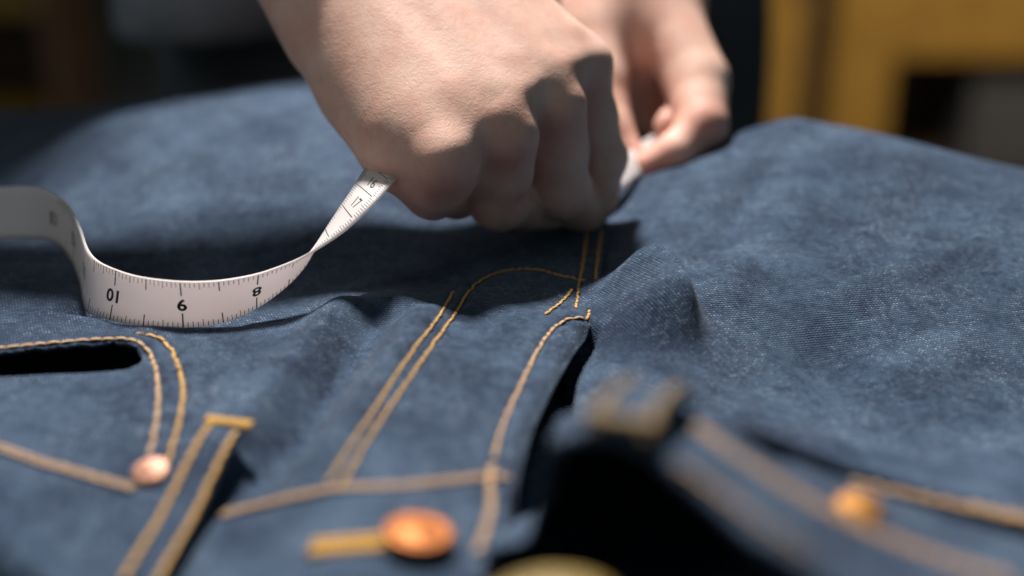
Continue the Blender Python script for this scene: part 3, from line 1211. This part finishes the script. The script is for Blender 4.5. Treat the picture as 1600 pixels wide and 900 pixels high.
# ---- the near hand (the person's right), a fist seen from its back
H = dict(
    wr_u=U(470, -50, 53.8), wr_r=U(650, -140, 54.8), wr_m=U(560, -100, 54.0),
    p0=U(697, 256, 48.7), p1=U(676, 301, 50.6), p2=U(714, 308, 52.6), p3=U(756, 300, 54.0),
    r0=U(790, 212, 49.7), r1=U(781, 309, 52.2), r2=U(818, 318, 53.8), r3=U(860, 328, 54.6),
    m0=U(868, 166, 51.2), m1=U(878, 296, 53.4), m2=U(896, 318, 54.6), m3=U(914, 338, 55.4),
    i0=U(910, 118, 53.2), i1=U(939, 245, 55.0), i2=U(933, 302, 55.4), i3=U(912, 340, 55.2),
)
g = lambda a, b, t: H[a] * (1 - t) + H[b] * t
v3 = lambda x, y, z: np.array([x, y, z])
toC = lambda p: (CAM - p) / np.linalg.norm(CAM - p)


def finger(n, r0, r1, r2, r3, bulge=.06):
    a, b, c, d = H[n + '0'], H[n + '1'], H[n + '2'], H[n + '3']
    m_ = a * .5 + b * .5
    caps = [(a, m_, r0, r0 * .93), (m_, b, r0 * .93, r1), (b, c, r1, r2), (c, d, r2, r3)]
    caps.append((b, b + .01, r1 * 1.01, r1 * 1.01))
    return caps


fingers = dict(
    p=finger('p', 1.16, .86, .76, .66), r=finger('r', 1.20, 1.10, .94, .78),
    m=finger('m', 1.14, 1.04, .88, .74), i=finger('i', 1.02, .94, .82, .68))
elbow_r = v3(-31, 66, 31)
sh_r, sh_l = v3(-22, 97, 44), v3(13, 97, 46)
elbow_l = v3(22, 78, 30)
fore_r = [(H['wr_u'], elbow_r + v3(-1.4, -1, 0), 1.9, 2.7), (H['wr_r'], elbow_r + v3(1.6, 1, .5), 1.75, 2.6), (H['wr_m'], elbow_r, 2.0, 3.0)]
K = .55
palm = []
for n, r0, r1, wa in (('p', 1.2, 1.16, .12), ('r', 1.25, 1.16, .40), ('m', 1.30, 1.18, .66), ('i', 1.25, 1.08, .95)):
    base_ = H['wr_u'] * (1 - wa) + H['wr_r'] * wa
    base_ = base_ * .8 + H[n + '0'] * .2
    palm.append((base_, H[n + '0'], r0 * 1.15, r1))
for n, q, wa in (('p', 'r', .26), ('r', 'm', .53), ('m', 'i', .80)):
    base_ = H['wr_u'] * (1 - wa) + H['wr_r'] * wa
    end_ = H[n + '0'] * .5 + H[q + '0'] * .5
    palm.append((base_ * .8 + end_ * .2 + v3(0, 0, .16), end_ * .82 + base_ * .18 + v3(0, -.06, .20), 1.45, 1.28))
for n, q in (('p', 'r'), ('r', 'm'), ('m', 'i')):      # webs between the knuckles
    palm.append((H[n + '0'] + v3(0, .62, .16), H[q + '0'] + v3(0, .62, .16), .92, .92))
# mass under the back of the hand, ulnar edge (little-finger side) and thumb root
palm += [(U(524, 30, 54.0), U(742, 236, 51.4), 2.0, 1.45), (U(605, -10, 54.2), U(795, 220, 52.4), 2.1, 1.6), (U(715, -30, 55.2), U(850, 162, 53.8), 1.9, 1.4),
         (U(524, 62, 53.2), U(620, 212, 50.2), 1.55, 1.4), (U(590, 150, 52.6), U(660, 246, 50.0), 1.75, 1.2), (U(634, 246, 50.6), U(668, 258, 50.3), .8, .85)]
thumb = [(U(755, -10, 56.6), U(828, 150, 55.2), 1.6, 1.2), (U(828, 150, 55.2), U(862, 250, 55.0), 1.15, 1.0), (U(862, 250, 55.0), U(898, 328, 55.4), .98, .8)]
groups = [(palm, .9)]


def add(caps, k_in, k_out):
    sl, d = chain_field(fd, caps, k_in)
    fd.f[sl] = smin(fd.f[sl], d, k_out)


def carve(caps, k_in, k_out):
    sl, d = chain_field(fd, caps, k_in)
    fd.f[sl] = -smin(-fd.f[sl], d, k_out)


# fingers first, kept apart from one another
for n in 'prmi':
    add(fingers[n], .35, .05)
add(thumb, .5, .1)
carve([(U(752, 278, 50.0), U(727, 324, 50.8), .12, .34)], .1, .30)
ff = fd.f.copy()
fd.f[:] = 9
add(palm, 1.4, .1)
add(fore_r, 2.0, 1.6)
# knuckle heads and tendons standing on the back of the hand
for n, r_, l_ in (('r', 1.02, .16), ('m', 1.0, .17), ('i', .92, .16)):
    k0 = H[n + '0']
    up_ = v3(0, -.35, .94)
    add([(k0 + up_ * l_, k0 + up_ * l_ + v3(.02, 0, 0), r_, r_)], .1, .5)
for n, wa in (('r', .45), ('m', .62), ('i', .82)):
    b_ = H['wr_u'] * (1 - wa) + H['wr_r'] * wa
    up_ = v3(0, -.30, .95)
    add([(H[n + '0'] * .9 + b_ * .1 + up_ * .96, b_ * .7 + H[n + '0'] * .3 + up_ * 1.42, .24, .22)], .1, .9)
# bump of the ulna at the wrist
add([(U(476, 6, 52.6), U(480, 10, 52.5), .9, .9)], .1, 1.1)
# the palm stops at the knuckle line, so that the fingers stand clear in front of it
e_ = H['i0'] - H['p0']
e_ /= np.linalg.norm(e_)
nf = v3(0, -1, -.45)
nf = nf - (nf @ e_) * e_
nf /= np.linalg.norm(nf)
cm = (H['p0'] + H['r0'] + H['m0'] + H['i0']) / 4
D_ = (fd.ax[0][:, None, None] - cm[0]) * nf[0] + (fd.ax[1][None, :, None] - cm[1]) * nf[1] + (fd.ax[2][None, None, :] - cm[2]) * nf[2] - .45
fd.f = -smin(-fd.f, -D_.astype(np.float32), .7)
del D_
fd.f = smin(fd.f, ff, .5)
del ff
# clear grooves where neighbouring fingers touch
for a, b in (('r', 'm'), ('m', 'i')):
    c0 = g(a + '0', b + '0', .5) * .80 + g(a + '1', b + '1', .5) * .20
    c1 = g(a + '1', b + '1', .5)
    n_ = toC(c1)
    carve([(c0 + n_ * 1.1, c1 + n_ * .95, .16, .24), (c0 + n_ * .85, c1 + n_ * .65, .09, .16)], .1, .24)

# ---- the far hand (the person's left) pinching the tape
wl_ = U(985, -120, 68)
far = [(wl_, U(1005, 0, 64.5), 2.5, 2.2), (U(935, -60, 66), U(935, 50, 64), 2.0, 1.7), (U(1040, -80, 66), U(1040, 50, 63.8), 2.0, 1.6), (wl_, elbow_l, 2.6, 3.4),
       (U(1000, 0, 65.5), U(1005, 75, 64.5), 2.0, 1.5), (U(1000, 80, 66.5), U(1010, 180, 66), 1.8, 1.3)]
f_index = [(U(1032, 10, 63.6), U(1088, 128, 61.8), 1.55, 1.42), (U(1088, 128, 61.8), U(1098, 196, 60.2), 1.40, 1.08), (U(1098, 196, 60.2), U(1056, 240, 59.6), 1.02, .86), (U(1056, 240, 59.6), U(1014, 260, 59.6), .84, .68)]
f_mid = [(U(1070, 70, 65), U(1096, 165, 64), 1.2, 1.0), (U(1096, 165, 64), U(1062, 190, 62.2), .95, .88), (U(1062, 190, 62.2), U(1052, 198, 61.6), .88, .84)]
f_ring = [(U(1060, 60, 67), U(1075, 170, 66.5), 1.2, 1.0), (U(1075, 170, 66.5), U(1015, 205, 65), .9, .8)]
f_pink = [(U(1030, 50, 68), U(1040, 170, 68), 1.1, .9), (U(1040, 170, 68), U(1000, 200, 67), .8, .7)]
f_thumb = [(U(935, 30, 64), U(938, 128, 62.2), 1.55, 1.2), (U(938, 128, 62.2), U(952, 205, 61), 1.12, 1.0), (U(952, 205, 61), U(985, 250, 60.4), .96, .72)]
f2 = None
save = fd.f.copy()
fd.f[:] = 9
for c_, k_ in ((f_index, .3), (f_mid, .3), (f_ring, .3), (f_pink, .3), (f_thumb, .4)):
    add(c_, k_, .08)
fing = fd.f.copy()
fd.f[:] = 9
add(far, 1.4, .1)
fd.f = smin(fd.f, fing, .6)
del fing
# upper arms and shoulders inside the shirt join both arms into one body
arms = [(elbow_r, sh_r, 3.2, 5), (elbow_l, sh_l, 3.9, 5), (sh_r, sh_l, 5.5, 5.5), (v3(-6, 100, 42), v3(-6, 100, -10), 9.5, 10)]
add(arms, 3, 2)
fd.f = smin(save, fd.f, .05)
del save

bv, bf = surface_nets(fd)
# flush: redder skin round the knuckle rims and finger ends
fl_ = np.zeros(len(bv))
for c_, s_ in ((H['p0'] + v3(-.2, -.9, -.5), 1.1), (H['r0'] + v3(0, -.9, -.5), 1.0), (H['m0'] + v3(0, -.9, -.5), 1.0), (H['i0'] + v3(0, -.9, -.5), .9),
               (U(655, 270, 49), 1.0), (U(762, 155, 50.6), .35), (U(1054, 197, 60.6), 1.1), (U(1020, 258, 59.3), 1.2), (U(1100, 200, 59.5), 1.2)):
    fl_ = np.maximum(fl_, np.exp(-np.sum((bv - c_) ** 2, 1) / s_ ** 2))
person = thing('person', 'person in dark grey shirt, bare hands gripping the white tape over the jeans', 'person')
body = mesh_obj('body', bv, bf, M_SKIN, person)
at_ = body.data.attributes.new('flush', 'FLOAT', 'POINT')
at_.data.foreach_set('value', fl_.astype(np.float32))
sm = body.modifiers.new('soften', 'SMOOTH')
sm.factor = .5
sm.iterations = 3
del fd

# ---- shirt and trousers, coarse fields of their own
fs = Field([np.arange(-46, 40, .9), np.arange(66, 118, .9), np.arange(-16, 58, .9)])
fd = fs
tor = [(v3(-13, 101, 42), v3(-13, 100, 2), 12, 11.5), (v3(1, 101, 42), v3(1, 100, 2), 12, 11.5)]
hem = [(v3(-16, 94, 8), v3(-20, 89.5, .6), 7, 5.4)]
slv_r = [(sh_r, elbow_r * .7 + sh_r * .3, 7.5, 6.6)]
slv_l = [(sh_l, elbow_l, 7.5, 6.2), (elbow_l, elbow_l * .75 + wl_ * .25, 6.2, 5.6)]
add(tor, 5, .5)
add(hem, 1, 3)
add(slv_r, 2, 2.5)
add(slv_l, 2, 2.5)
# the neck opening
X_, Y_, Z_ = np.meshgrid(*fs.ax, indexing='ij')
fs.f = fs.f + .22 * np.sin(X_ * .55 + Z_ * .35 + np.sin(Y_ * .3)) + .15 * np.sin(Z_ * .9 + X_ * .2)
fs.f = np.maximum(fs.f, -(Z_ - (-1.5 + .8 * np.sin(X_ * .25))))
fs.f[:, :, -1] = 9
fs.f[0] = fs.f[-1] = 9
fs.f[:, 0] = fs.f[:, -1] = 9
v_, q_ = surface_nets(fs)
shirt = mesh_obj('shirt', v_, q_, M_SHIRT, person)
m_ = shirt.modifiers.new('soften', 'SMOOTH')
m_.iterations = 2
fs = Field([np.arange(-34, 24, 1.2), np.arange(80, 122, 1.2), np.arange(-94, 6, 1.6)])
fd = fs
add([(v3(-14, 101, -2), v3(-14, 101, -18), 11, 12.5), (v3(6, 100, -2), v3(6, 100, -18), 12, 13)], 6, .5)
add([(v3(-15, 101, -14), v3(-16, 102, -86), 10, 7.5)], 1, 3)
add([(v3(6, 101, -14), v3(6, 102, -86), 10.5, 7.5)], 1, 3)
X_, Y_, Z_ = np.meshgrid(*fs.ax, indexing='ij')
fs.f = fs.f + .25 * np.sin(X_ * .3 + Z_ * .25)
fs.f[:, :, 0] = fs.f[:, :, -1] = 9
fs.f[0] = fs.f[-1] = 9
fs.f[:, 0] = fs.f[:, -1] = 9
v_, q_ = surface_nets(fs)
tr = mesh_obj('trousers', v_, q_, M_TROUSER, person)
m_ = tr.modifiers.new('soften', 'SMOOTH')
m_.iterations = 2

# ------------------------------------------------------------------ furniture at the back of the room
shelf = thing('wooden_cabinet', 'ochre wooden cabinet with an open bay, far behind the right hand', 'cabinet')
# bays are open boxes standing on the floor
cy, cz0, cz1 = 300.0, -90.0, 0.0
box('side_panel', (76, cy + 20, -45), (13, 40, 90), M_WOOD, shelf, .4)
box('side_panel', (190, cy + 20, -45), (10, 40, 90), M_WOOD, shelf, .4)
box('top_board', (133, cy + 20, 2), (132, 44, 4), M_WOOD, shelf, .4)
box('drawer_front', (133, cy + 3, -30), (101, 3, 58), M_WOOD, shelf, .4)
box('back_board', (133, cy + 38, -45), (104, 2, 88), M_WOOD_D, shelf)
box('bottom_board', (133, cy + 22, -88.5), (103, 30, 3), M_WOOD_D, shelf, .3)
cb = thing('brown_cabinet', 'brown wooden cabinet with an ochre door, far behind between hand and denim hump', 'cabinet')
box('carcass', (57, cy + 26, -45), (24, 40, 90), M_WOOD_D, cb, .4)
box('door', (56, cy + 4, -44), (15, 3, 78), M_WOOD, cb, .3)
box('handle', (61, cy + 1.6, -40), (1.2, 1.6, 10), M_CASE, cb, .3)
ml = thing('storage_case', 'grey storage case standing in the open bay of the ochre cabinet', 'case')
box('shell', (128, cy + 18, -76.5), (50, 20, 21), M_CASE, ml, 1.2)
box('lid', (128, cy + 18, -64.5), (52, 22, 2.6), M_CASE, ml, .8)
st = thing('low_shelf', 'dark low shelf with ochre boards, far behind at the left', 'shelf')
box('board', (-124, cy + 15, -77), (46, 30, 7), M_OLIVE, st, .4)
box('board', (-124, cy + 15, -47), (46, 30, 4), M_OLIVE, st, .4)
box('side_panel', (-149, cy + 15, -54), (3, 30, 72), M_WOOD_D, st, .4)
box('side_panel', (-99, cy + 15, -54), (3, 30, 72), M_WOOD_D, st, .4)
box('back_board', (-124, cy + 31, -54), (50, 2, 72), M_WOOD_D, st)
